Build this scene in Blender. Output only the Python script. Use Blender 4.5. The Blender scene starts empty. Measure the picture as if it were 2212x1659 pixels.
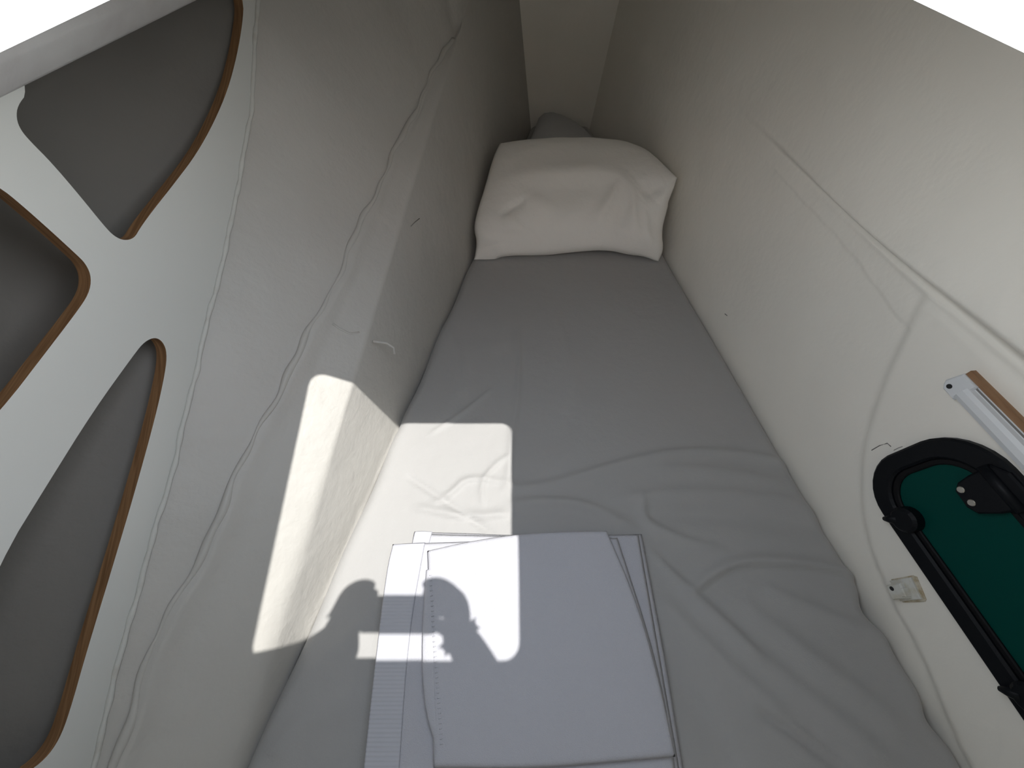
import bpy, bmesh, math, random
import numpy as np
from mathutils import Vector, Matrix

random.seed(4); rng = np.random.default_rng(4)
C = bpy.context.scene.collection
SC = bpy.context.scene

# ------------------------------------------------------------------ camera
F = 900.0; PITCH = math.atan(1244 / F); cP, sP = math.cos(PITCH), math.sin(PITCH)
cam = bpy.data.cameras.new('camera'); camo = bpy.data.objects.new('camera', cam); C.objects.link(camo)
cam.sensor_width = 36; cam.lens = F / 2212 * 36; cam.clip_start = 0.01
camo.location = (0, 0, 1); camo.rotation_euler = (math.pi / 2 - PITCH, 0, 0)
SC.camera = camo

# ------------------------------------------------------------------ sky, sun, exposure
SUN = Vector((-.242, .128, -1))
w = bpy.data.worlds.new('sky'); SC.world = w; w.use_nodes = True
bg = w.node_tree.nodes['Background']; bg.inputs[1].default_value = 11.5
_n = w.node_tree.nodes; _tc = _n.new('ShaderNodeTexCoord'); _sx = _n.new('ShaderNodeSeparateXYZ'); _rp = _n.new('ShaderNodeValToRGB')   # clear sky: pale horizon, deeper zenith
_rp.color_ramp.elements[0].color = (1, 1, .98, 1); _rp.color_ramp.elements[1].color = (.19, .215, .25, 1); _rp.color_ramp.elements[1].position = 1.0
_e = _rp.color_ramp.elements.new(.25); _e.color = (.74, .77, .79, 1); _e = _rp.color_ramp.elements.new(.6); _e.color = (.31, .34, .38, 1)
w.node_tree.links.new(_tc.outputs['Generated'], _sx.inputs[0]); w.node_tree.links.new(_sx.outputs[2], _rp.inputs[0]); w.node_tree.links.new(_rp.outputs[0], bg.inputs[0])
sl = bpy.data.lights.new('sun', 'SUN'); sl.energy = 5.1; sl.angle = math.radians(.53); sl.color = (1, .975, .925)
so = bpy.data.objects.new('sun', sl); C.objects.link(so); so.location = (1, -1, 5)
so.rotation_euler = SUN.to_track_quat('-Z', 'Y').to_euler()
pl = bpy.data.lights.new('hatch_portal', 'AREA'); pl.shape = 'RECTANGLE'; pl.size = .51; pl.size_y = .56; pl.cycles.is_portal = True
po = bpy.data.objects.new('hatch_portal', pl); C.objects.link(po); po.location = (-.03, .197, .915)
SC.cycles.max_bounces = 12; SC.cycles.diffuse_bounces = 10
vs = SC.view_settings; vs.view_transform = 'Standard'; vs.look = 'None'; vs.gamma = 1; vs.exposure = 0.17; vs.use_curve_mapping = False

# ------------------------------------------------------------------ helpers
def ray(x, y):
    a, b = x - 1106, 829.5 - y
    return np.array([a, b * sP + F * cP, b * cP - F * sP])
def atz(x, y, z=0.):
    r = ray(x, y); return np.array([0, 0, 1.]) + r * ((z - 1) / r[2])
def onplane(x, y, P, n):
    r = ray(x, y); o = np.array([0, 0, 1.]); P = np.array(P, float); n = np.array(n, float)
    return o + r * ((P - o) @ n / (r @ n))
def smooth(a, b, x):
    t = np.clip((np.asarray(x, float) - a) / (b - a), 0, 1); return t * t * (3 - 2 * t)

def tag(o, label=None, cat=None, group=None, kind=None):
    for k, v in (('label', label), ('category', cat), ('group', group), ('kind', kind)):
        if v: o[k] = v
    return o
def empty(name, loc=(0, 0, 0)):
    o = bpy.data.objects.new(name, None); C.objects.link(o); o.location = loc; o.empty_display_size = .05; return o
def mesh(name, verts, faces, mats, parent=None, shade=True, midx=None):
    me = bpy.data.meshes.new(name); me.from_pydata([tuple(map(float, v)) for v in verts], [], [tuple(map(int, f)) for f in faces]); me.update()
    if not isinstance(mats, (list, tuple)): mats = [mats]
    for m in mats: me.materials.append(m)
    if midx is not None: me.polygons.foreach_set('material_index', midx)
    if shade: me.polygons.foreach_set('use_smooth', [True] * len(me.polygons))
    o = bpy.data.objects.new(name, me); C.objects.link(o)
    if parent is not None:
        o.parent = parent; o.matrix_parent_inverse = Matrix.Translation(-Vector(parent.location)) if parent.type == 'EMPTY' else Matrix()
    return o
def from_bm(name, bm, mat, parent=None, shade=False):
    me = bpy.data.meshes.new(name); bmesh.ops.recalc_face_normals(bm, faces=bm.faces[:]); bm.to_mesh(me); bm.free()
    for m in (mat if isinstance(mat, (list, tuple)) else [mat]): me.materials.append(m)
    if shade: me.polygons.foreach_set('use_smooth', [True] * len(me.polygons))
    o = bpy.data.objects.new(name, me); C.objects.link(o)
    if parent is not None:
        o.parent = parent; o.matrix_parent_inverse = Matrix.Translation(-Vector(parent.location)) if parent.type == 'EMPTY' else Matrix()
    return o
def grid_faces(nr, nc, off=0, flip=False):
    r, c = np.meshgrid(np.arange(nr - 1), np.arange(nc - 1), indexing='ij')
    a = (r * nc + c).ravel() + off
    f = np.stack([a, a + 1, a + nc + 1, a + nc], 1)
    return f[:, ::-1] if flip else f
def chaikin(pts, n=3, closed=True):
    p = np.array(pts, float)
    for _ in range(n):
        q = np.roll(p, -1, 0) if closed else p[1:]
        a = p if closed else p[:-1]
        s = np.empty((2 * len(a), p.shape[1])); s[0::2] = .75 * a + .25 * q; s[1::2] = .25 * a + .75 * q
        p = s if closed else np.vstack([p[:1], s, p[-1:]])
    return p
def tube(path, r, n=8, caps=True, squash=None):
    """verts, faces of a tube along path; r scalar or per point"""
    P = [Vector(p) for p in path]; rr = [r] * len(P) if np.isscalar(r) else list(r)
    V = []; Fc = []
    up = Vector((0, 0, 1))
    for i, p in enumerate(P):
        t = (P[min(i + 1, len(P) - 1)] - P[max(i - 1, 0)]).normalized()
        if abs(t.dot(up)) > .95: s = t.cross(Vector((1, 0, 0))).normalized()
        else: s = t.cross(up).normalized()
        u = s.cross(t)
        for k in range(n):
            a = 2 * math.pi * k / n
            V.append(p + s * (math.cos(a) * rr[i]) + u * (math.sin(a) * rr[i]))
    for i in range(len(P) - 1):
        for k in range(n):
            Fc.append((i * n + k, i * n + (k + 1) % n, (i + 1) * n + (k + 1) % n, (i + 1) * n + k))
    if caps:
        Fc.append(tuple(range(n))[::-1]); Fc.append(tuple(range((len(P) - 1) * n, len(P) * n)))
    return V, Fc

# ------------------------------------------------------------------ materials
def mat(name, col, rough=.5, metal=0, noise=None, bump=None, spec=.5, sheen=0):
    m = bpy.data.materials.new(name); m.use_nodes = True; nt = m.node_tree; b = nt.nodes['Principled BSDF']
    b.inputs['Base Color'].default_value = (*col, 1); b.inputs['Roughness'].default_value = rough; b.inputs['Metallic'].default_value = metal
    b.inputs['Specular IOR Level'].default_value = spec
    if sheen: b.inputs['Sheen Weight'].default_value = sheen
    tc = nt.nodes.new('ShaderNodeTexCoord')
    if noise:                                     # (scale, second colour, low, high)
        n = nt.nodes.new('ShaderNodeTexNoise'); n.inputs['Scale'].default_value = noise[0]; n.inputs['Detail'].default_value = 6
        r = nt.nodes.new('ShaderNodeValToRGB'); r.color_ramp.elements[0].position = noise[2]; r.color_ramp.elements[1].position = noise[3]
        r.color_ramp.elements[0].color = (*col, 1); r.color_ramp.elements[1].color = (*noise[1], 1)
        nt.links.new(tc.outputs['Object'], n.inputs['Vector']); nt.links.new(n.outputs['Fac'], r.inputs[0]); nt.links.new(r.outputs[0], b.inputs['Base Color'])
    if bump:                                      # list of (scale, distance)
        prev = None
        for sc, d in bump:
            n = nt.nodes.new('ShaderNodeTexNoise'); n.inputs['Scale'].default_value = sc; n.inputs['Detail'].default_value = 4
            bp = nt.nodes.new('ShaderNodeBump'); bp.inputs['Distance'].default_value = d; bp.inputs['Strength'].default_value = 1
            nt.links.new(tc.outputs['Object'], n.inputs['Vector']); nt.links.new(n.outputs['Fac'], bp.inputs['Height'])
            if prev: nt.links.new(prev.outputs[0], bp.inputs['Normal'])
            prev = bp
        nt.links.new(prev.outputs[0], b.inputs['Normal'])
    return m
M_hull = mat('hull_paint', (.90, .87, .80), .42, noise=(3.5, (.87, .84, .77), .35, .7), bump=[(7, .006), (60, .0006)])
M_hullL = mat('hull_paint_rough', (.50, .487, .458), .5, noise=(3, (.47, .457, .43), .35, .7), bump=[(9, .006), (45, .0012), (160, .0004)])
M_panel = mat('white_laminate', (.64, .65, .625), .35)
M_lock = mat('bare_laminate', (.19, .18, .165), .7, bump=[(30, .002)])
M_ply = None
M_deck = mat('gelcoat', (.86, .85, .82), .35)
M_coam = mat('coaming_paint', (.66, .66, .66), .5, noise=(14, (.58, .57, .57), .4, .65), bump=[(40, .001)])
M_sheet = mat('grey_cotton', (.385, .38, .375), .6, bump=[(420, .0003), (14, .004)], sheen=.15, spec=.2)
M_foam = mat('foam_cover', (.25, .25, .26), .9)
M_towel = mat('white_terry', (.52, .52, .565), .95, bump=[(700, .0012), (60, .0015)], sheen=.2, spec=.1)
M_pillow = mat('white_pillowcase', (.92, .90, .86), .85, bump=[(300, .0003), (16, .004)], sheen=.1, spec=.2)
M_pillow2 = mat('grey_pillowcase', (.50, .50, .51), .85, bump=[(300, .0003), (16, .004)], spec=.2)
M_black = mat('black_aluminium', (.003, .004, .006), .5, bump=[(300, .0002)], spec=.2)
M_rubber = mat('black_rubber', (.004, .004, .005), .6, spec=.2)
M_pane = mat('green_tinted_acrylic', (.0, .050, .040), .4, spec=.1)
M_steel = mat('stainless_steel', (.6, .58, .52), .3, metal=1)
M_rail = mat('white_aluminium', (.72, .74, .76), .35)
M_plastic = mat('white_plastic', (.68, .68, .64), .45, noise=(60, (.58, .55, .46), .45, .7))
M_glue = mat('aged_sealant', (.42, .34, .22), .6, noise=(80, (.60, .55, .44), .4, .6))
M_bead = mat('caulk', (.56, .56, .53), .55, noise=(35, (.5, .48, .44), .55, .75), bump=[(50, .001)])
M_scuff = mat('grey_scuff', (.20, .19, .18), .8)
M_dark = mat('dark_hole', (.02, .02, .02), .9)
M_wood = mat('batten_wood', (.30, .17, .08), .6)
M_skin = mat('skin', (.55, .33, .24), .5)
M_shirt = mat('white_bounce_shirt', (.82, .82, .80), .9)  # shirt colour is invented: white to bounce light towards the bow
M_short = mat('pale_bounce_shorts', (.55, .52, .46), .9)  # shorts are unseen too, made pale to add to the bounced light
M_hair = mat('brown_hair', (.06, .035, .02), .7)
M_phone = mat('phone_glass', (.02, .02, .025), .2)
def wood_mat(name, c1, c2, scale):
    m = bpy.data.materials.new(name); m.use_nodes = True; nt = m.node_tree; b = nt.nodes['Principled BSDF']; b.inputs['Roughness'].default_value = .65
    tc = nt.nodes.new('ShaderNodeTexCoord'); mp = nt.nodes.new('ShaderNodeMapping'); mp.inputs['Scale'].default_value = scale
    n = nt.nodes.new('ShaderNodeTexNoise'); n.inputs['Scale'].default_value = 1; n.inputs['Detail'].default_value = 5
    r = nt.nodes.new('ShaderNodeValToRGB'); r.color_ramp.elements[0].color = (*c1, 1); r.color_ramp.elements[1].color = (*c2, 1)
    r.color_ramp.elements[0].position = .35; r.color_ramp.elements[1].position = .65
    nt.links.new(tc.outputs['Object'], mp.inputs[0]); nt.links.new(mp.outputs[0], n.inputs['Vector']); nt.links.new(n.outputs['Fac'], r.inputs[0]); nt.links.new(r.outputs[0], b.inputs['Base Color'])
    return m
M_ply = wood_mat('plywood_edge', (.17, .085, .035), (.30, .165, .075), (350, 12, 12))
M_wood = wood_mat('batten_wood', (.22, .11, .05), (.36, .21, .11), (60, 6, 60))
def rib_mat():
    m = mat('ribbed_towel_border', (.50, .505, .55), .9, spec=.1); nt = m.node_tree; b = nt.nodes['Principled BSDF']
    tc = nt.nodes.new('ShaderNodeTexCoord'); wv = nt.nodes.new('ShaderNodeTexWave'); wv.bands_direction = 'Y'; wv.inputs['Scale'].default_value = 50
    bp = nt.nodes.new('ShaderNodeBump'); bp.inputs['Distance'].default_value = .0006; bp.inputs['Strength'].default_value = 1
    nt.links.new(tc.outputs['Object'], wv.inputs['Vector']); nt.links.new(wv.outputs['Fac'], bp.inputs['Height']); nt.links.new(bp.outputs[0], b.inputs['Normal'])
    return m
M_rib = rib_mat()

# ------------------------------------------------------------------ hull: lines measured along the boat (x right, y towards the bow, z up; mattress top at z = 0)
def bedL(y): return -.459 + .226 * np.asarray(y)
def bedR(y): return .808 - .155 * np.asarray(y)
BOW = 2.5; AFT = -.75
def deckz(x): return .9303 + .0298 * (np.asarray(x) + .0)     # deck camber
_r1 = np.array([(-.75, -.690, -.03), (-.103, -.619, .132), (.05, -.595, .185), (.196, -.553, .218), (.418, -.502, .281), (.568, -.459, .316), (.778, -.400, .365), (1.142, -.314, .465), (1.555, -.205, .569), (1.77, -.130, .608)])
def W1(y):                                                  # top of the upright lower side
    z = np.maximum(.045 + .333 * y, -.2); z = min(z, .64)
    return np.array([bedL(y) - .128 * z, z])
def R1(y):                                                  # ridge of the flared ledge
    if y > 1.77:
        z = .608 + .1 * (y - 1.77) + .012; return np.array([bedL(y) - .128 * z - .001, z])
    return np.array([np.interp(y, _r1[:, 0], _r1[:, 1]), np.interp(y, _r1[:, 0], _r1[:, 2])])
PX0, PXT = -.63, .10                                         # locker panel plane x = PX0 + PXT*y
def onpanel(px, py): return onplane(px, py, (PX0, 0, 0), (1, -PXT, 0))
_seam = np.array([onpanel(*q) for q in [(200, 1659), (230, 1520), (300, 1260), (375, 1000), (440, 720), (490, 520), (540, 250), (555, 0)]])
def seam(y):
    ys, zs = _seam[:, 1], _seam[:, 2]
    if y < ys[0]: z = zs[0] + (y - ys[0]) * .26
    elif y > ys[-1]: z = zs[-1] + (y - ys[-1]) * .5
    else: z = np.interp(y, ys, zs)
    return np.array([PX0 + PXT * y, z])
def flare(y):
    r, s = R1(min(y, 1.1)), seam(min(y, 1.1)); f = max(.25, (r[0] - s[0]) / max(.02, s[1] - r[1])); f = min(f, 1.0)
    return f * (1 - smooth(1.1, 2.0, y)) + .12 * smooth(1.1, 2.0, y)
def linerx(y, z):
    r = R1(y); return r[0] - flare(y) * (z - r[1])
def seam_on_liner(y):
    zs = seam(y)[1]; return np.array([linerx(y, zs), zs])
def bez(a, b, c, n):
    t = np.linspace(0, 1, n)[:, None]; return (1 - t) ** 2 * a + 2 * t * (1 - t) * b + t * t * c
ys = np.concatenate([np.arange(AFT, 1.9, .02), np.arange(1.9, BOW + .001, .04)])
low, lock = [], []
for y in ys:
    w1, r1 = W1(y), R1(y); base = np.array([bedL(y) + .128 * .30, -.30])
    if r1[0] > w1[0] - .004: r1 = w1 + np.array([-.004, .006])
    dw = (w1 - base) / np.linalg.norm(w1 - base); dl = (r1 - w1); L = np.linalg.norm(dl); dl = dl / L
    rad = min(.007 + .03 * smooth(.45, .05, y) if False else .007 + .022 * (1 - smooth(.05, .5, y)), .4 * L)
    wob = .0025 * math.sin(y * 23) + .0018 * math.sin(y * 61 + 1)
    fl = flare(y); du = np.array([-fl, 1]) / math.hypot(fl, 1)
    topz = min(seam(y)[1], .93); top = np.array([r1[0] - fl * (topz - r1[1]), topz])
    if y < 1.1: top = np.array([PX0 + PXT * y - .004, topz]); du = (top - r1) / np.linalg.norm(top - r1)
    Lu = np.linalg.norm(top - r1)
    nl = np.array([-dl[1], dl[0]]) * -1 if False else np.array([dl[1], -dl[0]])
    lip = .012 * (.65 + .35 * math.sin(y * 9 + 1)) * (1 - float(smooth(1.2, 1.6, y))) + .0005
    pts = [base, base + (w1 - base) * .35, base + (w1 - base) * .7]
    pts += list(bez(w1 - dw * rad, w1, w1 + dl * rad, 6))
    a = w1 + dl * rad; b = r1 - dl * min(.03, .3 * L)
    for t in (.2, .4, .6, .8, 1): pts.append(a + (b - a) * t)
    e = r1 + dl * wob
    inn = np.array([.75, .66])
    pts += [e - dl * min(.016, .2 * L) + inn * lip * .9, e - dl * min(.007, .1 * L) + inn * lip, e + du * min(.006, .1 * Lu), e + du * min(.014, .2 * Lu)]
    st = e + du * min(.014, .2 * Lu)
    for t in (.12, .25, .4, .55, .7, .85, 1): pts.append(st + (top - st) * t)
    low.append([(p[0], y, p[1]) for p in pts])
    zz = np.linspace(topz, max(topz + .002, .955), 9)
    lock.append([(top[0] - max(fl, .5 if y < 1.0 else fl) * (z - topz), y, z) for z in zz])
def loft(name, cols, m, flip, **k):
    nr, nc = len(cols), len(cols[0]); V = np.array(cols).reshape(-1, 3); V[:, 2] = np.minimum(V[:, 2], deckz(V[:, 0]) - .004)
    return mesh(name, V, grid_faces(nr, nc, flip=flip), m, **k)
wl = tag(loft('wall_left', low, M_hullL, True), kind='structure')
wk = tag(loft('wall_locker', lock, M_lock, True), kind='structure')
wk['label'] = 'bare grey hull lining behind the white locker panel'

ridge = []
for y in np.arange(-.5, 1.62, .012):
    r = R1(y); wob = .0030 * math.sin(y * 23) + .0022 * math.sin(y * 61 + 1) + .002 * math.sin(y * 9)
    ridge.append((r[0] + .002 - wob, y, r[1] + .003 + wob * .3))
Vv, Fv = tube(ridge, [.0055 + .002 * math.sin(i * .23) + .001 * math.sin(i * .9) for i in range(len(ridge))], 8)
mesh('laminate_ridge', Vv, Fv, M_hullL, wl)
# right side: upright side with a shallow overhanging step and a flat pad round the portlight
PADC = np.array([(.62, .60), (.583, .471), (.49, .29), (.394, .161), (.271, .072), (.14, .037), (.044, .032), (-.082, -.005), (-.3, -.03), (-.8, -.05)])[::-1]
padc = chaikin(PADC, 2, closed=False)
def padraise(Y, Z):
    # distance to pad outline, sign by side
    d = np.full(Y.shape, 9.)
    for a, b in zip(padc[:-1], padc[1:]):
        ab = b - a; t = np.clip(((Y - a[0]) * ab[0] + (Z - a[1]) * ab[1]) / (ab @ ab), 0, 1)
        d = np.minimum(d, np.hypot(Y - a[0] - t * ab[0], Z - a[1] - t * ab[1]))
    zc = np.interp(Y, padc[:, 0], padc[:, 1])
    inside = (Z > zc) & (Y < padc[:, 0].max())
    sd = np.where(inside, d, -d)
    return .006 * smooth(-.004, .004, sd) , sd
def stepd(Y): return .062 * (1 - smooth(.35, 1.42, Y))
ysr = np.concatenate([np.arange(AFT, .9, .008), np.arange(.9, BOW + .001, .02)])
zsr = np.concatenate([np.linspace(-.30, -.06, 5), np.arange(-.04, .40, .008), np.arange(.40, .56, .004), np.linspace(.57, .985, 16)])
Y, Z = np.meshgrid(ysr, zsr, indexing='ij')
pr, psd = padraise(Y, Z)
zc = .484 + .012 * (1 - smooth(.3, .7, Y))
bw = .022 + .026 * (1 - smooth(.35, .9, Y))
X = bedR(Y) + .1 * Z
st = stepd(Y) * smooth(0, 1, (Z - zc) / bw)
lipr = .004 * np.exp(-((Z - zc + .006) / .006) ** 2) * (1 - smooth(.5, 1.1, Y))
X = X - pr * (Z < zc + .02) * (1 - smooth(.46, .49, Z)) - st - lipr
X += .05 * np.clip(Z - .55, 0, 1)
tz = zc - .040 - .03 * (1 - smooth(.55, .9, Y)) + .003 * np.sin(Y * 17 + 2) + .0015 * np.sin(Y * 71)
X -= .0022 * smooth(-.004, .004, Z - tz) * (1 - smooth(-.006, .004, Z - zc)) * smooth(.52, .58, Y) * (1 - smooth(1.0, 1.35, Y))
# the hull turns in slightly outside the pad near the mattress
X -= .012 * np.exp(-((Z + .02) / .06) ** 2) * (psd < 0) * (Y < .5) * smooth(.5, .2, Y) if False else 0
Z = np.minimum(Z, deckz(X) - .004)
V = np.stack([X, Y, Z], -1).reshape(-1, 3)
wr = tag(mesh('wall_right', V, grid_faces(len(ysr), len(zsr), flip=False), M_hull), kind='structure')
# bow end and aft bulkhead
def sheet_wall(name, pts, m):
    return tag(mesh(name, pts, [(0, 1, 2, 3)], m, shade=False), kind='structure')
n = 15; cols = []
for i in range(n):
    t = i / (n - 1); cc = []
    for z in np.linspace(-.3, .96, 14):
        xl = bedL(BOW) - .13 * z - .09; xr = bedR(BOW) + .15 * z + .07
        s = 2 * t - 1
        cc.append((xl + (xr - xl) * t, BOW - .10 * abs(s) ** 3, z))
    cols.append(cc)
wf = tag(loft('wall_front', cols, M_hull, False), kind='structure')
sheet_wall('wall_back', [(-1.5, AFT + .02, -.3), (1.2, AFT + .02, -.3), (1.2, AFT + .02, deckz(1.2) - .004), (-1.5, AFT + .02, deckz(-1.5) - .004)], M_hull)
# berth base under the mattress
fl = mesh('floor', [(-.95, AFT, -.16), (1.05, AFT, -.16), (.55, BOW, -.16), (.0, BOW, -.16), (-.95, AFT, -.28), (1.05, AFT, -.28), (.55, BOW, -.28), (.0, BOW, -.28)],
          [(0, 1, 2, 3), (7, 6, 5, 4), (0, 4, 5, 1), (1, 5, 6, 2), (2, 6, 7, 3), (3, 7, 4, 0)], M_hull, shade=False); tag(fl, kind='structure')

# ------------------------------------------------------------------ deck with the open hatch
def rrect(x0, x1, y0, y1, r, n=7):
    out = []
    for cx, cy, a0 in ((x1 - r, y1 - r, 0), (x0 + r, y1 - r, 90), (x0 + r, y0 + r, 180), (x1 - r, y0 + r, 270)):
        for k in range(n):
            a = math.radians(a0 + 90 * k / (n - 1)); out.append((cx + r * math.cos(a), cy + r * math.sin(a)))
    return out
HX0, HX1, HY0, HY1 = -.279, .225, -.074, .470
TH = .010
top = rrect(HX0, HX1, HY0, HY1, .03); bot = rrect(HX0 - .09, HX1 + .075, HY0 - .03, HY1 + .002, .03)
bm = bmesh.new()
def ring(pts, dz): return [bm.verts.new((x, y, deckz(x) + dz)) for x, y in pts]
def edges(vs): return [bm.edges.new((vs[i], vs[(i + 1) % len(vs)])) for i in range(len(vs))]
ot = ring([(-1.7, -1.7), (1.4, -1.7), (1.4, 3.0), (-1.7, 3.0)], 0); ht = ring(top, 0)
bmesh.ops.triangle_fill(bm, use_beauty=True, edges=edges(ot) + edges(ht))
ob = ring([(-1.7, -1.7), (1.4, -1.7), (1.4, 3.0), (-1.7, 3.0)], -TH); hb = ring(bot, -TH)
bmesh.ops.triangle_fill(bm, use_beauty=True, edges=edges(ob) + edges(hb))
for a, b in ((ot, ob),):
    for i in range(4): bm.faces.new((a[i], a[(i + 1) % 4], b[(i + 1) % 4], b[i]))
nf0 = len(bm.faces)
for i in range(len(ht)):
    f = bm.faces.new((ht[i], ht[(i + 1) % len(ht)], hb[(i + 1) % len(ht)], hb[i])); f.material_index = 1
ce = from_bm('ceiling', bm, [M_deck, M_coam]); tag(ce, kind='structure')

# ------------------------------------------------------------------ locker panel with its three openings
def px2yz(L): return [tuple(onpanel(*q)[1:]) for q in L]
H1 = px2yz([(527, 0), (524, 50), (512, 120), (492, 195), (462, 265), (425, 332), (380, 392), (330, 455), (303, 492), (290, 515), (268, 520), (246, 510), (225, 488), (170, 420), (110, 350), (65, 305), (44, 280), (35, 255), (38, 228), (60, 200)])
H1 = H1 + [(H1[-1][0] + .03, .845), (H1[-1][0] + .10, .862), (H1[0][0] - .05, .862), (H1[0][0] + .0, .845)]
H2 = px2yz([(0, 405), (40, 437), (100, 490), (160, 545), (186, 570), (198, 600), (192, 635), (165, 675), (100, 760), (0, 890)])
a0 = H2[0]; a1 = H2[-1]
H2 = H2 + [(a1[0] - .10, a1[1] + .0), (a1[0] - .135, a1[1] + .02), (a1[0] - .13, a1[1] + .055), (a0[0] - .10, .835), (a0[0] - .06, .85), (a0[0] - .03, .838)]
H3 = px2yz([(335, 728), (352, 738), (361, 762), (357, 805), (336, 900), (292, 1060), (240, 1235), (188, 1405), (150, 1540), (128, 1598), (98, 1640), (55, 1672)])
b0 = onpanel(0, 1212)[1:]; b1 = onpanel(100, 1050)[1:]; b2 = onpanel(200, 890)[1:]; b3 = onpanel(290, 765)[1:]; b4 = onpanel(312, 738)[1:]
H3 = H3 + [(H3[-1][0] - .07, H3[-1][1] + .0), (H3[-1][0] - .10, H3[-1][1] + .03), (b0[0] - .16, b0[1] - .055), tuple(b0), tuple(b1), tuple(b2), tuple(b3), tuple(b4)]
holes = [chaikin(h, 2) for h in (H1, H2, H3)]
PT = .018
sm = [(y, seam(y)[1]) for y in np.arange(-.5, 1.45, .05) if seam(y)[1] < .905]
outer = sm + [(sm[-1][0] + .02, .912), (-.5, .893)]
shelf = empty('locker_panel', (PX0, 0, .2))
tag(shelf, 'white locker panel with three rounded cut-out openings along the hull', 'panel')
pn = Vector((1, -PXT, 0)).normalized()
def pp(y, z, h): return Vector((PX0 + PXT * y, y, z)) + pn * h
bm = bmesh.new()
loops = [outer] + [list(map(tuple, h)) for h in holes]
for hh in (0, -PT):
    es = []
    for lp in loops:
        vs = [bm.verts.new(pp(y, z, hh)) for y, z in lp]; es += [bm.edges.new((vs[i], vs[(i + 1) % len(vs)])) for i in range(len(vs))]
    bmesh.ops.triangle_fill(bm, use_beauty=True, edges=es)
from_bm('panel_board', bm, M_panel, shelf)
for h in holes:
    Vv = []; Fv = []; k = len(h)
    for y, z in h: Vv += [pp(y, z, 0.0), pp(y, z, -PT)]
    for i in range(k): j = (i + 1) % k; Fv.append((2 * i, 2 * i + 1, 2 * j + 1, 2 * j))
    e = mesh('plywood_edge', Vv, Fv, M_ply, shelf); e['label'] = 'bare brown plywood edge of the opening'
# deck beam over the panel
e0 = onplane(0, 215, (PX0 + .012, 0, 0), (1, -PXT, 0)); e1 = onplane(430, 0, (PX0 + .012, 0, 0), (1, -PXT, 0)); sl_ = (e1[2] - e0[2]) / (e1[1] - e0[1])
def beamz(y): return e0[2] + (y - e0[1]) * sl_
bc = []
for y in np.linspace(-.55, 1.45, 41):
    zb = beamz(y); bc.append([pp(y, zb, -.02), pp(y, zb, .008), pp(y, zb + .004, .014), pp(y, zb + .030, .040), pp(y, zb + .036, .044), pp(y, .925, .044)])
tag(loft('trim_2', bc, M_coam, True), kind='structure')
# caulk bead along the foot of the panel
sp = [(pp(y, seam(y)[1] + .0015 * math.sin(y * 37) + .001 * math.sin(y * 90), .002)) for y in np.arange(-.45, 1.35, .012)]
Vv, Fv = tube(sp, [.0042 + .0012 * math.sin(i * 1.7) * math.sin(i * .31) for i in range(len(sp))], 6)
tag(mesh('trim_1', Vv, Fv, M_bead), kind='structure')

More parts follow.
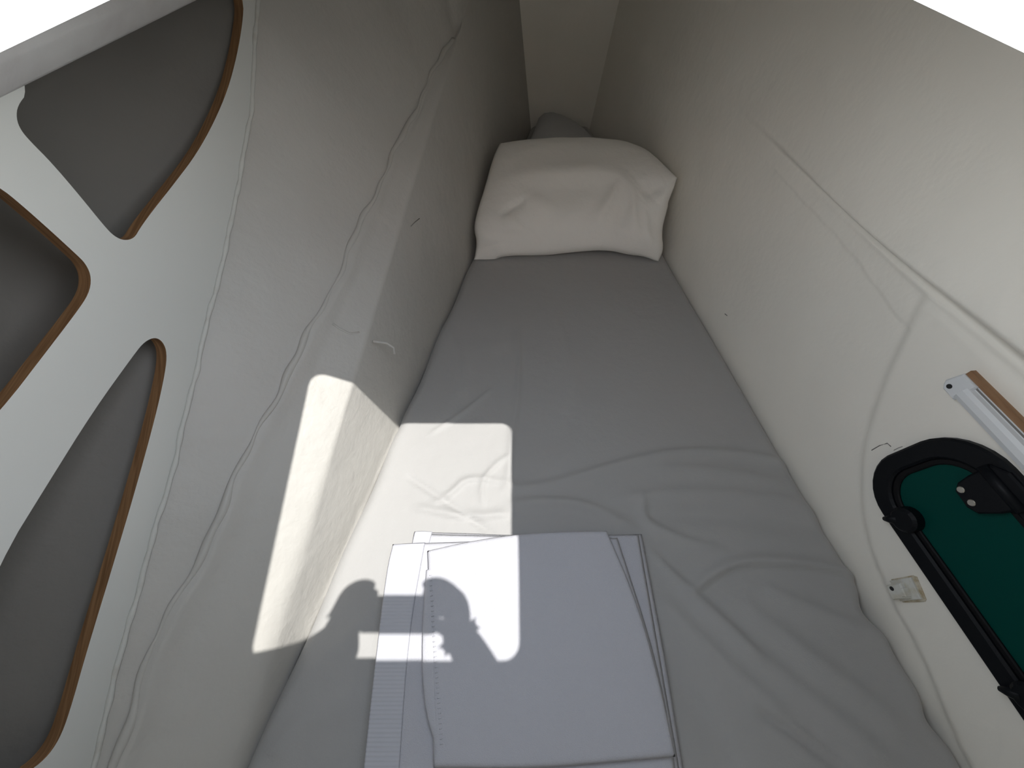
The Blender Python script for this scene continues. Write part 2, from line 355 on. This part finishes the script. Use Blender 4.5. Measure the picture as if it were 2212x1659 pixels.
# ------------------------------------------------------------------ mattress with grey fitted sheet
def polyd(Xg, Yg, pts):
    """distance to polyline and side sign, parameter 0..1"""
    d = np.full(Xg.shape, 9.); s = np.zeros(Xg.shape); tt = np.zeros(Xg.shape); nseg = len(pts) - 1
    for i in range(nseg):
        a, b = pts[i], pts[i + 1]; ab = b - a; q = ((Xg - a[0]) * ab[0] + (Yg - a[1]) * ab[1]) / (ab @ ab); t = np.clip(q, 0, 1)
        dx, dy = Xg - a[0] - t * ab[0], Yg - a[1] - t * ab[1]; dd = np.hypot(dx, dy); mk = dd < d
        d = np.where(mk, dd, d); s = np.where(mk, np.sign(ab[0] * dy - ab[1] * dx), s); tt = np.where(mk, (i + t) / nseg, tt)
    return d, s, tt
WR = [  # (pixels, width, height)
    ([(1090, 1052), (1160, 1050), (1240, 1030), (1340, 1000), (1450, 975), (1560, 972), (1660, 985), (1740, 1010)], .011, .0055),
    ([(1890, 1258), (1800, 1228), (1700, 1216), (1600, 1212), (1545, 1236), (1490, 1280)], .010, .010),
    ([(1395, 1180), (1440, 1228), (1500, 1285), (1570, 1345), (1640, 1420)], .012, .0060),
    ([(1118, 700), (1124, 790), (1116, 880), (1105, 960), (1096, 1050)], .008, .004),
    ([(1388, 1070), (1392, 1120), (1430, 1145), (1490, 1170), (1560, 1185)], .011, .006),
    ([(1640, 1535), (1720, 1585), (1860, 1690)], .007, -.007),
    ([(1690, 1535), (1780, 1600), (1880, 1680)], .007, -.004),
    ([(1110, 1045), (1010, 1030), (975, 1068), (940, 1085)], .007, .005),
    ([(1070, 1160), (980, 1095), (880, 1030)], .006, -.005),
    ([(1100, 985), (1075, 1000), (1040, 1040), (1045, 1090)], .006, .004),
    ([(1098, 1110), (1020, 1120), (900, 1098)], .009, .006),
    ([(930, 935), (1000, 890), (1060, 840)], .006, .003),
    ([(1330, 1080), (1500, 1060), (1700, 1080), (1780, 1110)], .022, .005),
    ([(1320, 1100), (1450, 1105), (1620, 1115), (1800, 1150)], .02, -.005),
    ([(1110, 1085), (1180, 1080), (1260, 1085), (1360, 1130)], .012, .006),
    ([(1400, 1010), (1560, 1015), (1700, 1045)], .02, .004),
    ([(1420, 1290), (1560, 1430), (1760, 1600)], .022, .006),
    ([(1500, 1310), (1680, 1450), (1930, 1650)], .022, .006),
    ([(1600, 1300), (1780, 1440), (1960, 1580)], .025, .006),
    ([(1650, 1270), (1830, 1350), (1930, 1380)], .02, .006),
    ([(1430, 1420), (1520, 1540), (1600, 1659)], .025, -.005),
    ([(1180, 640), (1240, 800), (1230, 900)], .03, .003),
    ([(1300, 860), (1250, 960), (1180, 1020)], .02, .003),
    ([(960, 700), (1010, 800), (960, 900)], .02, .003),
    ([(640, 1480), (720, 1400), (800, 1330)], .02, .003),
    ([(580, 1640), (640, 1560), (760, 1500)], .02, .004),
]
xs = np.linspace(0, 1, 190); yb = np.concatenate([np.arange(-.72, -.2, .02), np.arange(-.2, .75, .0065), np.arange(.75, BOW - .06, .012)])
U, Yg = np.meshgrid(xs, yb)
def edge_gap(y):                                             # where the slack hem stands off the right side
    return .004 + .022 * np.exp(-((y - .13) / .035) ** 2) + .018 * np.exp(-((y + .055) / .03) ** 2) + .004 * np.sin(y * 31) * (y < .2)
x0 = bedL(Yg) + .006 + .004 * np.exp(-((Yg - .58) / .03) ** 2) + .003 * np.sin(Yg * 19); x1 = bedR(Yg) - edge_gap(Yg) - .006
Ug = U
Xg = x0 + (x1 - x0) * Ug
Zg = np.zeros_like(Xg)
for pts, wd, h in WR:
    p = np.array([atz(*q)[:2] for q in pts]); p = chaikin(p, 2, closed=False); d, s, t = polyd(Xg, Yg, p)
    env = np.sin(np.pi * np.clip(t, .03, .97)) ** .5
    ww = .8 * wd * np.where(s > 0, 1.0, 1.8)
    Zg += 1.7 * h * env * np.exp(-(d / ww) ** 2)
dl = Xg - x0; dr = x1 - Xg
ed = np.minimum(dl, dr)
R = .034
Zg += -.001 - np.where(ed < R, R - np.sqrt(np.maximum(R * R - (R - ed) ** 2, 0)), 0) * 1.0
Zg += .003 * np.sin(Xg * 9 + Yg * 4) * np.sin(Yg * 6.3 + 1)
matt = empty('berth_mattress', (.15, .6, -.158))
tag(matt, 'wedge-shaped berth mattress in a wrinkled grey fitted sheet', 'mattress')
nr, nc = Xg.shape
V = np.stack([Xg, Yg, Zg], -1).reshape(-1, 3)
Fq = list(grid_faces(nr, nc))
# skirts
sk = []; off = len(V)
per = [(r, 0) for r in range(nr)] + [(nr - 1, c) for c in range(1, nc)] + [(r, nc - 1) for r in range(nr - 2, -1, -1)] + [(0, c) for c in range(nc - 2, 0, -1)]
for r, c in per: q = V[r * nc + c]; sk.append((q[0] + (.004 if c == 0 else 0), q[1], -.15))
k = len(per)
Fq += [(per[i][0] * nc + per[i][1], off + i, off + (i + 1) % k, per[(i + 1) % k][0] * nc + per[(i + 1) % k][1]) for i in range(k)]
mesh('fitted_sheet', np.vstack([V, sk]), Fq, M_sheet, matt)
mesh('foam_core', [(bedL(-.70) + .03, -.70, -.158), (bedR(-.70) - .04, -.70, -.158), (bedR(2.4) - .03, 2.4, -.158), (bedL(2.4) + .03, 2.4, -.158),
                   (bedL(-.70) + .03, -.70, -.04), (bedR(-.70) - .04, -.70, -.04), (bedR(2.4) - .03, 2.4, -.04), (bedL(2.4) + .03, 2.4, -.04)],
     [(3, 2, 1, 0), (4, 5, 6, 7), (0, 1, 5, 4), (1, 2, 6, 5), (2, 3, 7, 6), (3, 0, 4, 7)], M_foam, matt, shade=False)

# ------------------------------------------------------------------ pillows
def spline(pts, t):
    pts = np.array(pts, float); s = np.concatenate([[0], np.cumsum(np.linalg.norm(np.diff(pts, axis=0), axis=1))]); s /= s[-1]
    lin = np.stack([np.interp(t, s, pts[:, i]) for i in range(3)], 1); return lin
def coons(bottom, top, left, right, nu, nv):
    u = np.linspace(0, 1, nu); v = np.linspace(0, 1, nv)
    bottom, top, left, right = [chaikin(q, 3, closed=False) for q in (bottom, top, left, right)]
    B, T, L, Rr = spline(bottom, u), spline(top, u), spline(left, v), spline(right, v)
    Uu, Vv = np.meshgrid(u, v); Uu = Uu[..., None]; Vv = Vv[..., None]
    S = (1 - Vv) * B[None] + Vv * T[None] + (1 - Uu) * L[:, None] + Uu * Rr[:, None] - ((1 - Uu) * (1 - Vv) * B[0] + Uu * (1 - Vv) * B[-1] + (1 - Uu) * Vv * T[0] + Uu * Vv * T[-1])
    return S, Uu[..., 0], Vv[..., 0]
def pillow(name, bottom, top, left, right, tu, tl, m, creases=(), zmin=.003, nu=90, nv=70):
    S, Uu, Vv = coons(bottom, top, left, right, nu, nv)
    du = np.gradient(S, axis=1); dv = np.gradient(S, axis=0); N = np.cross(du, dv); N /= np.linalg.norm(N, axis=-1, keepdims=True) + 1e-9
    a = np.abs(2 * Uu - 1); b = np.abs(2 * Vv - 1)
    prof = np.sqrt(np.maximum(1 - a ** 3.2, 0)) * np.sqrt(np.maximum(1 - b ** 2.6, 0))
    wr = np.zeros_like(prof)
    for (p0, p1, wd, h) in creases:
        p0, p1 = np.array(p0), np.array(p1); ab = p1 - p0; t = np.clip(((Uu - p0[0]) * ab[0] + (Vv - p0[1]) * ab[1]) / (ab @ ab), 0, 1)
        d = np.hypot(Uu - p0[0] - t * ab[0], (Vv - p0[1] - t * ab[1])); wr += 1.6 * h * np.exp(-(d / wd) ** 2) * np.sin(np.pi * np.clip(t, .05, .95))
    wr += .0015 * np.sin(Uu * 40 + 6 * np.sin(Vv * 7)) * np.exp(-((b - 1) / .25) ** 2)
    up = S + N * (prof * tu + wr * prof ** .5)[..., None]; dn = S - N * (prof * tl)[..., None]
    up[..., 2] = np.maximum(up[..., 2], zmin + .001); dn[..., 2] = np.maximum(dn[..., 2], zmin)
    V = np.vstack([up.reshape(-1, 3), dn.reshape(-1, 3)]); nn = nu * nv
    Fq = list(grid_faces(nv, nu)) + list(grid_faces(nv, nu, nn, True))
    per = [(0, c) for c in range(nu)] + [(r, nu - 1) for r in range(1, nv)] + [(nv - 1, c) for c in range(nu - 2, -1, -1)] + [(r, 0) for r in range(nv - 2, 0, -1)]
    idx = [r * nu + c for r, c in per]; k = len(idx)
    Fq += [(idx[(i + 1) % k], idx[i], idx[i] + nn, idx[(i + 1) % k] + nn) for i in range(k)]
    o = mesh(name, V, Fq, m)
    bm = bmesh.new(); bm.from_mesh(o.data); bmesh.ops.remove_doubles(bm, verts=bm.verts[:], dist=.0003); bm.to_mesh(o.data); bm.free()
    return o
def py(px, p, y):                                            # pixel ray at a given distance towards the bow
    return onplane(px, p, (0, y, 0), (0, 1, 0))
front = pillow('pillow',
    [py(1024, 563, 1.30), py(1068, 562, 1.30), py(1088, 552, 1.31), py(1180, 552, 1.31), py(1230, 545, 1.318), py(1310, 539, 1.325), py(1360, 551, 1.308), py(1388, 553, 1.305), py(1422, 566, 1.29)],
    [py(1080, 309, 1.72), py(1200, 303, 1.76), py(1320, 305, 1.76), py(1385, 322, 1.70), py(1420, 342, 1.60), py(1463, 384, 1.44)],
    [py(1024, 563, 1.30), py(1031, 522, 1.35), py(1023, 495, 1.375), py(1031, 455, 1.44), py(1046, 410, 1.52), py(1065, 340, 1.65), py(1080, 309, 1.72)],
    [py(1422, 566, 1.29), py(1434, 538, 1.305), py(1429, 505, 1.33), py(1437, 455, 1.37), py(1440, 435, 1.385), py(1463, 384, 1.44)],
    
    .070, .08, M_pillow,
    creases=[((.60, .12), (.70, .55), .035, .009), ((.70, .10), (.80, .50), .030, -.007), ((.84, .12), (.78, .62), .045, .010), ((.06, .30), (.30, .10), .040, .010), ((.10, .22), (.26, .38), .03, -.007), ((.20, .42), (.42, .22), .05, .007), ((.45, .12), (.52, .42), .05, .006),
             ((.86, .55), (.97, .85), .04, -.012), ((.0, .55), (.95, .58), .10, .012), ((.92, .10), (.90, .5), .03, .006), ((.03, .12), (.16, .06), .03, .008)])
tag(front, 'plump white pillow across the bow end of the grey berth', 'pillow')
back = pillow('pillow', [(.03, 1.80, .10), (.20, 1.79, .10), (.44, 1.80, .10)], [(.135, 2.30, .09), (.20, 2.33, .10), (.33, 2.27, .055)],
              [(.03, 1.80, .10), (.10, 2.1, .10), (.135, 2.30, .09)], [(.44, 1.80, .10), (.40, 2.08, .05), (.33, 2.27, .055)], .05, .10, M_pillow2)
tag(back, 'greyish pillow mostly hidden behind the white pillow', 'pillow')

# ------------------------------------------------------------------ folded towels
def slab(name, px, z0, z1, m, parent, rnd=.007, nu=60, nv=60, wav=.0012, seed=0, bulge=0.):
    """cloth layer with rounded folded edges: 4 outline curves given in photo pixels at the height of its upper face"""
    P = [[atz(*q, z1) for q in side] for side in px]
    S, Uu, Vv = coons(*P, nu, nv)
    w_ = np.linalg.norm(P[0][0] - P[0][-1]); h_ = np.linalg.norm(P[2][0] - P[2][-1])
    e = np.minimum(np.minimum(Uu, 1 - Uu) * w_, np.minimum(Vv, 1 - Vv) * h_)
    T = (z1 - z0) / 2; rr = max(rnd, T)
    q = np.clip(e / rr, 0, 1); pr = np.sqrt(1 - (1 - q) ** 2)
    r = np.random.default_rng(seed)
    wv = sum(r.uniform(.4, 1) * np.sin(Uu * r.uniform(3, 16) + Vv * r.uniform(-12, 12) + r.uniform(0, 6)) for _ in range(5)) / 5 * wav
    up = S.copy(); dn = S.copy(); up[..., 2] = z0 + T + T * pr + wv * q + bulge * np.sin(np.pi * Uu) * np.sin(np.pi * Vv); dn[..., 2] = z0 + T - T * pr
    V = np.vstack([up.reshape(-1, 3), dn.reshape(-1, 3)]); nn = nu * nv
    Fq = list(grid_faces(nv, nu)) + list(grid_faces(nv, nu, nn, True))
    o = mesh(name, V, Fq, m, parent)
    bm = bmesh.new(); bm.from_mesh(o.data); bmesh.ops.remove_doubles(bm, verts=bm.verts[:], dist=.0002); bm.to_mesh(o.data); bm.free()
    return o
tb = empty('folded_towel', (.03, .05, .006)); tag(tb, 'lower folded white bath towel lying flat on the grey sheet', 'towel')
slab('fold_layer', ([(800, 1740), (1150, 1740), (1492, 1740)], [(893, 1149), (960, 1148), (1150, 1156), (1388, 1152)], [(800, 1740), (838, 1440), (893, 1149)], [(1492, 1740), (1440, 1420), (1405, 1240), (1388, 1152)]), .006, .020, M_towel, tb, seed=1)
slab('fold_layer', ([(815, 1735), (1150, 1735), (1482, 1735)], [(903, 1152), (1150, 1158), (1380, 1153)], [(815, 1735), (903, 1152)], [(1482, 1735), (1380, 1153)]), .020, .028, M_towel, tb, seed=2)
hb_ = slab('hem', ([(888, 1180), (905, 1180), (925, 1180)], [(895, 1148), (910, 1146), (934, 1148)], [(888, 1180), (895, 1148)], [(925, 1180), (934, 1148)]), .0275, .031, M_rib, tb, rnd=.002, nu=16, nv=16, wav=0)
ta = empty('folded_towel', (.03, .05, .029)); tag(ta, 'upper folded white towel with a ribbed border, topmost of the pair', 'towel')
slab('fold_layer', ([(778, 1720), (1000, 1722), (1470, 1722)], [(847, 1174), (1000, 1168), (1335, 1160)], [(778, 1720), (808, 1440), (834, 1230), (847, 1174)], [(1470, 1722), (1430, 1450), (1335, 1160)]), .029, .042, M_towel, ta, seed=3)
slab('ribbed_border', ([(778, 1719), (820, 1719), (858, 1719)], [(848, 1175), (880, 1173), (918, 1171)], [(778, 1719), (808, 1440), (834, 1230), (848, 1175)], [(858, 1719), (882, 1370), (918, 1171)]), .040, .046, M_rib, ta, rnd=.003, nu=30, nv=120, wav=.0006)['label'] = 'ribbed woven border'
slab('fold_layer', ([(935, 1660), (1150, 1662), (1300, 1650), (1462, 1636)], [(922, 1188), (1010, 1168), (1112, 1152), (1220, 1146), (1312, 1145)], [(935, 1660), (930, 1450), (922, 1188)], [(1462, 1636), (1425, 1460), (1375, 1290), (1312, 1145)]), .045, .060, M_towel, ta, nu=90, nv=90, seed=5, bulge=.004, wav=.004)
# turned-over hem with stitching along the left edge of the top fold
slab('hem', ([(945, 1622), (950, 1622), (957, 1620)], [(920, 1230), (926, 1228), (934, 1226)], [(945, 1622), (916, 1540), (908, 1400), (920, 1230)], [(957, 1620), (950, 1500), (940, 1380), (934, 1226)]), .050, .0615, M_towel, ta, rnd=.004, nu=14, nv=110, wav=.0)
for i, t in enumerate(np.linspace(.02, .98, 34)):
    q = (np.interp(t, [0, .35, .7, 1], [930, 937, 947, 955]), 1235 + t * 380)
    p = atz(*q, .0618)
    Vv, Fv = tube([p + np.array([-.003, -.0004, 0]), p + np.array([.002, .0006, .0006])], .0009, 5)
    mesh('stitch', Vv, Fv, M_towel, ta)

# ------------------------------------------------------------------ fittings on the right side
tR = Vector((-.155, 1, 0)).normalized(); nR = Vector((-1, -.155, .1)).normalized(); vR = tR.cross(nR); vR = vR if vR.z > 0 else -vR
def RW(y, z, h=0.): return Vector((.808 - .155 * y + .1 * z, y, z)) + nR * (h + .006)
def rw_prism(name, pts, h0, h1, m, parent, inner=None, bev=0., shade=False):
    """prism (or ring, when inner is given) standing on the side, outline in (y, z)"""
    bm = bmesh.new(); n_ = len(pts)
    def lay(P, h): return [bm.verts.new(RW(y, z, h)) for y, z in P]
    def off(P, d):
        P = np.array(P); c_ = P.mean(0); q = P - np.roll(P, 1, 0); t_ = np.roll(P, -1, 0) - np.roll(P, 1, 0); nn_ = np.stack([t_[:, 1], -t_[:, 0]], 1); nn_ /= np.linalg.norm(nn_, axis=1, keepdims=True) + 1e-9
        if ((P - c_) * nn_).sum() < 0: nn_ = -nn_
        return P - nn_ * d
    rings = [lay(pts, h0), lay(pts, h1 - bev)]
    if bev: rings.append(lay(off(pts, bev), h1))
    if inner is not None:
        if bev: rings.append(lay(off(inner, -bev), h1)); rings.append(lay(inner, h1 - bev))
        else: rings.append(lay(inner, h1))
        rings.append(lay(inner, h0))
    for a, b in zip(rings[:-1], rings[1:]):
        for i in range(n_): j = (i + 1) % n_; bm.faces.new((a[i], a[j], b[j], b[i]))
    if inner is None: bm.faces.new(rings[-1]); bm.faces.new(rings[0][::-1])
    return from_bm(name, bm, m, parent, shade)
def rr2(y0, y1, z0, z1, r, n=9): return rrect(y0, y1, z0, z1, r, n)
win = empty('window_1', RW(.06, .15)); tag(win, kind='structure'); win['label'] = 'long black-framed portlight with dark green tinted pane'
PO = rr2(-.30, .378, .148, .388, .085); PI = rr2(-.272, .344, .182, .350, .06); PI2 = rr2(-.262, .333, .192, .340, .052)
def skew(P):                                                 # forward end leans: the upper corner is cut back
    return [(y - .10 * max(0, (z - .25)) * (1 if y > .1 else -1) - (.06 * max(0, .22 - z) if y > .1 else 0), z) for y, z in P]
PO, PI, PI2 = skew(PO), skew(PI), skew(PI2)
rw_prism('frame', PO, -.008, .014, M_black, win, inner=PI, bev=.004, shade=False)
rw_prism('gasket', PI, -.008, .008, M_rubber, win, inner=PI2, bev=.002)
rw_prism('pane', rr2(-.266, .337, .188, .344, .055) if False else PI2, -.006, .003, M_pane, win)
def disc(c, r, n=16): return [(c[0] + r * math.cos(2 * math.pi * i / n), c[1] + r * math.sin(2 * math.pi * i / n)) for i in range(n)]
for yy in (.262, -.19):
    hg = rw_prism('hinge', [(yy + .03, .333), (yy + .026, .312), (yy + .016, .300), (yy - .012, .298), (yy - .026, .306), (yy - .036, .336), (yy - .04, .372), (yy - .02, .386), (yy + .012, .386), (yy + .032, .372)], .003, .019, M_black, win, bev=.003)
    Vv, Fv = tube([RW(yy + .034, .362, .018), RW(yy - .042, .362, .018)], .009, 10); mesh('hinge_pin', Vv, Fv, M_black, hg)
    for sy in (.0145, -.0085):
        s_ = rw_prism('screw', disc((yy + sy, .3105), .0058), .018, .0205, M_steel, hg, bev=.001)
for yy in (.268, -.010):
    kb = rw_prism('latch_knob', disc((yy - .004, .188), .024, 20), .003, .026, M_black, win, bev=.005)
    Vv, Fv = tube([RW(yy, .178, .018), RW(yy + .006, .163, .020), RW(yy + .010, .153, .021)], [.010, .008, .004], 8); mesh('latch_lever', Vv, Fv, M_black, kb)

# curtain rail over the port: wooden batten, white track, screwed end cap
cr = empty('curtain_rail', RW(.42, .42)); tag(cr, 'white aluminium track on a wooden batten above the dark green portlight', 'rail')
rw_prism('wood_batten', [(.430, .436), (.430, .4455), (-.42, .4455), (-.42, .436)], -.004, .011, M_wood, cr)
prof = [(.400, .0), (.398, .010), (.402, .017), (.410, .0205), (.420, .020), (.426, .016), (.4285, .010), (.4365, .009), (.4365, .0)]
bm = bmesh.new(); A_ = [bm.verts.new(RW(.408, z, h)) for z, h in prof]; B_ = [bm.verts.new(RW(-.42, z, h)) for z, h in prof]
for i in range(len(prof) - 1): bm.faces.new((A_[i], A_[i + 1], B_[i + 1], B_[i]))
bm.faces.new(A_); bm.faces.new(B_[::-1]); bm.faces.new((A_[0], A_[-1], B_[-1], B_[0])); from_bm('track', bm, M_rail, cr)
rw_prism('track_groove', [(.402, .4295), (.402, .4330), (-.42, .4330), (-.42, .4295)], .0085, .0098, M_scuff, cr)
ec = rw_prism('end_cap', [(.434, .402), (.438, .410), (.431, .4365), (.402, .4365), (.404, .3965), (.428, .3965)], -.002, .016, M_rail, cr, bev=.003)
rw_prism('screw', disc((.425, .408), .0042, 12), .0155, .0172, M_dark, ec)

# small snap catch beside the mattress
cl = empty('catch', RW(.155, .066)); tag(cl, 'small yellowed white plastic catch below the portlight', 'catch')
rw_prism('sealant', [(.178, .070), (.176, .118), (.172, .1235), (.134, .113), (.131, .108), (.136, .064), (.140, .063)], -.003, .003, M_glue, cl, bev=.001)
rw_prism('base_plate', [(.176, .069), (.1735, .116), (.136, .108), (.139, .064)], .002, .008, M_plastic, cl, bev=.0015)
bd = rw_prism('clip', [(.170, .066), (.168, .098), (.141, .094), (.143, .062)], .008, .020, M_plastic, cl, bev=.003)
rw_prism('hole', disc((.162, .076), .0042, 14), .0195, .0204, M_dark, bd)
rw_prism('ridge', [(.160, .092), (.1585, .101), (.144, .098), (.1455, .089)], .008, .024, M_plastic, cl, bev=.002)

# ------------------------------------------------------------------ scuffs on the painted sides (children of the sides)
def scuffR(pts, r=.0011):
    p = [RW(y, z, -.0002 if True else 0) for y, z in [tuple(onplane(*q, (.808, 0, 0), (1, .155, -.1))[1:]) for q in pts]]
    Vv, Fv = tube(p, r, 5); mesh('scuff_mark', Vv, Fv, M_scuff, wr)
def scuffR0(pts, r=.0011, dx=0.):
    p = [onplane(*q, (.808 + dx, 0, 0), (1, .155, -.1)) for q in pts]; Vv, Fv = tube(p, r, 5); mesh('scuff_mark', Vv, Fv, M_scuff, wr)
scuffR([(1888, 972), (1905, 962), (1922, 957), (1930, 964)])
scuffR([(1936, 972), (1946, 967), (1955, 964)], .0007)
scuffR0([(1878, 541), (1886, 546)], .0016)
scuffR0([(1566, 678), (1571, 682)], .0013)
def scuffL(pts, r=.001):
    nw = (.968, -.219, .124); p = [onplane(*q, (-.459, 0, 0), nw) for q in pts]; Vv, Fv = tube(p, r, 5); mesh('scuff_mark', Vv, Fv, M_scuff, wl)
scuffL([(887, 489), (896, 480), (906, 472)], .0014)
def crackL(pts, r=.0012):
    p = [onplane(*q, (-.362, .559, .227), (.0316, -.0175, .0364)) + np.array([.001, 0, .001]) for q in pts]; Vv, Fv = tube(p, r, 6); mesh('paint_run', Vv, Fv, M_hullL, wl)
crackL([(718, 700), (735, 712), (755, 722), (775, 718)], .003)
crackL([(805, 738), (835, 742), (850, 752), (852, 765)], .003)

# ------------------------------------------------------------------ the person kneeling on deck with a phone over the hatch (casts the shadow in the sun patch)
cu = Vector((1, 0, 0)); cv = Vector((0, sP, cP)); cw = Vector((0, -cP, sP))
def cs(u, v, w_): return Vector((0, 0, 1)) + cu * u + cv * v + cw * w_
ph = empty('phone', cs(0, 0, .012)); tag(ph, 'dark phone held level over the open hatch', 'phone')
bm = bmesh.new(); o8 = rrect(-.08, .08, -.0375, .0375, .011, 5)
for wq in (.007, .015):
    vv = [bm.verts.new(cs(u, v, wq)) for u, v in o8]; bm.faces.new(vv)
bm.verts.ensure_lookup_table(); k = len(o8)
for i in range(k): bm.faces.new((bm.verts[i], bm.verts[(i + 1) % k], bm.verts[k + (i + 1) % k], bm.verts[k + i]))
from_bm('body', bm, M_phone, ph)
bm = bmesh.new()
for wq in (.015, .0153):
    vv = [bm.verts.new(cs(u * .95, v * .92, wq)) for u, v in o8]; bm.faces.new(vv)
bm.verts.ensure_lookup_table()
for i in range(k): bm.faces.new((bm.verts[i], bm.verts[(i + 1) % k], bm.verts[k + (i + 1) % k], bm.verts[k + i]))
from_bm('screen', bm, M_dark, ph)

DZ = .93
J = {}; Eg = []
def jv(name, p, r): J[name] = (Vector(p), r)
def link(*names):
    for a, b in zip(names[:-1], names[1:]): Eg.append((a, b))
jv('pelvis', (0, -.95, DZ + .36), .135); jv('belly', (0, -.84, DZ + .47), .13); jv('chest', (0, -.66, DZ + .57), .15); jv('upper', (0, -.56, DZ + .62), .13)
jv('neck', (0, -.465, DZ + .655), .055); jv('skull0', (0, -.415, DZ + .66), .07); jv('skull1', (0, -.355, DZ + .645), .085); jv('crown', (0, -.32, DZ + .72), .072)
link('pelvis', 'belly', 'chest', 'upper', 'neck', 'skull0', 'skull1', 'crown')
jv('nose', (0, -.275, DZ + .615), .014); link('skull1', 'nose')
for s, sd in ((1, 'r'), (-1, 'l')):
    jv('hip' + sd, (s * .11, -.93, DZ + .32), .095); jv('knee' + sd, (s * .15, -.58, DZ + .075), .065); jv('calf' + sd, (s * .14, -.82, DZ + .07), .055); jv('ankle' + sd, (s * .13, -.99, DZ + .055), .040); jv('toe' + sd, (s * .13, -1.14, DZ + .035), .030)
    link('pelvis', 'hip' + sd, 'knee' + sd, 'calf' + sd, 'ankle' + sd, 'toe' + sd)
    jv('ear' + sd, (s * .088, -.36, DZ + .67), .016); link('skull1', 'ear' + sd)
    jv('sh' + sd, (s * .19, -.52, DZ + .58), .062)
    if s > 0: el, wr_, hd = (.34, -.34, DZ + .36), cs(.176, -.105, .045), cs(.108, -.014, .014)
    else: el, wr_, hd = (-.48, -.22, DZ + .27), cs(-.150, -.098, .045), cs(-.098, -.030, .018)
    jv('el' + sd, el, .045); jv('mid' + sd, (Vector(el) + Vector(wr_)) / 2, .044 if s > 0 else .072); jv('wr' + sd, wr_, .037 if s > 0 else .064)
    jv('palm0' + sd, Vector(wr_).lerp(Vector(hd), .5), .036 if s > 0 else .052); jv('palm' + sd, hd, .042 if s > 0 else .047)
    link('upper', 'sh' + sd, 'el' + sd, 'mid' + sd, 'wr' + sd, 'palm0' + sd, 'palm' + sd)
    # four fingers round the back of the phone, unequal lengths; the index along the upper edge
    fing = [[(.112, .040, .004), (.090, .056, -.004), (.066, .058, -.003), (.050, .052, 0)],
            [(.112, .024, -.004), (.096, .034, -.017), (.066, .032, -.016), (.046, .028, -.014)],
            [(.116, .006, -.004), (.100, .012, -.017), (.070, .010, -.016), (.052, .009, -.014)],
            [(.118, -.012, -.003), (.104, -.010, -.016), (.078, -.009, -.015), (.060, -.009, -.013)]]
    for i, fg in enumerate(fing):
        prev = 'palm' + sd
        for k_, (u, v, w_) in enumerate(fg):
            nm = f'f{i}{k_}{sd}'; jv(nm, cs(s * u, v, w_), (.018, .0135, .0115, .0095)[k_]); link(prev, nm); prev = nm
    prev = 'palm0' + sd
    for k_, (u, v, w_) in enumerate([(.114, -.022, .030), (.090, -.012, .030), (.060, -.008, .025)]):
        nm = f't{k_}{sd}'; jv(nm, cs(s * u, v, w_), (.018, .0145, .011)[k_]); link(prev, nm); prev = nm
names = list(J); me = bpy.data.meshes.new('person'); me.from_pydata([tuple(J[n][0]) for n in names], [(names.index(a), names.index(b)) for a, b in Eg], [])
per_o = bpy.data.objects.new('person', me); C.objects.link(per_o)
sk_ = per_o.modifiers.new('skin', 'SKIN'); sk_.use_smooth_shade = True
lay = me.skin_vertices[0].data
for i, n in enumerate(names): lay[i].radius = (J[n][1], J[n][1]); lay[i].use_root = (n == 'pelvis')
sb = per_o.modifiers.new('sub', 'SUBSURF'); sb.levels = 2; sb.render_levels = 2
dg = bpy.context.evaluated_depsgraph_get(); bm_me = bpy.data.meshes.new_from_object(per_o.evaluated_get(dg))
per_o.modifiers.clear(); per_o.data = bm_me
for m in (M_skin, M_shirt, M_short): bm_me.materials.append(m)
for p in bm_me.polygons:
    c = p.center
    armr = abs(c.x) > .17 and c.y > -.52
    if c.y < -.45 and c.z > DZ + .42 and not (abs(c.x) < .07 and c.y > -.49): p.material_index = 1
    elif c.y < -.50 and c.z > DZ + .14 and c.z <= DZ + .42 and abs(c.x) < .26: p.material_index = 2
tag(per_o, 'unseen person kneeling on deck holding a phone over the hatch, shirt made white to bounce light', 'person')
bm = bmesh.new(); bmesh.ops.create_uvsphere(bm, u_segments=24, v_segments=16, radius=.097)
for v in bm.verts: v.co = Vector((v.co.x * .98, v.co.y * 1.05, v.co.z * .9))
bmesh.ops.delete(bm, geom=[v for v in bm.verts if v.co.z < -.01], context='VERTS')
bmesh.ops.transform(bm, matrix=Matrix.Translation((0, -.352, DZ + .705)) @ Matrix.Rotation(math.radians(20), 4, 'X'), verts=bm.verts[:])
from_bm('hair', bm, M_hair, per_o, True)
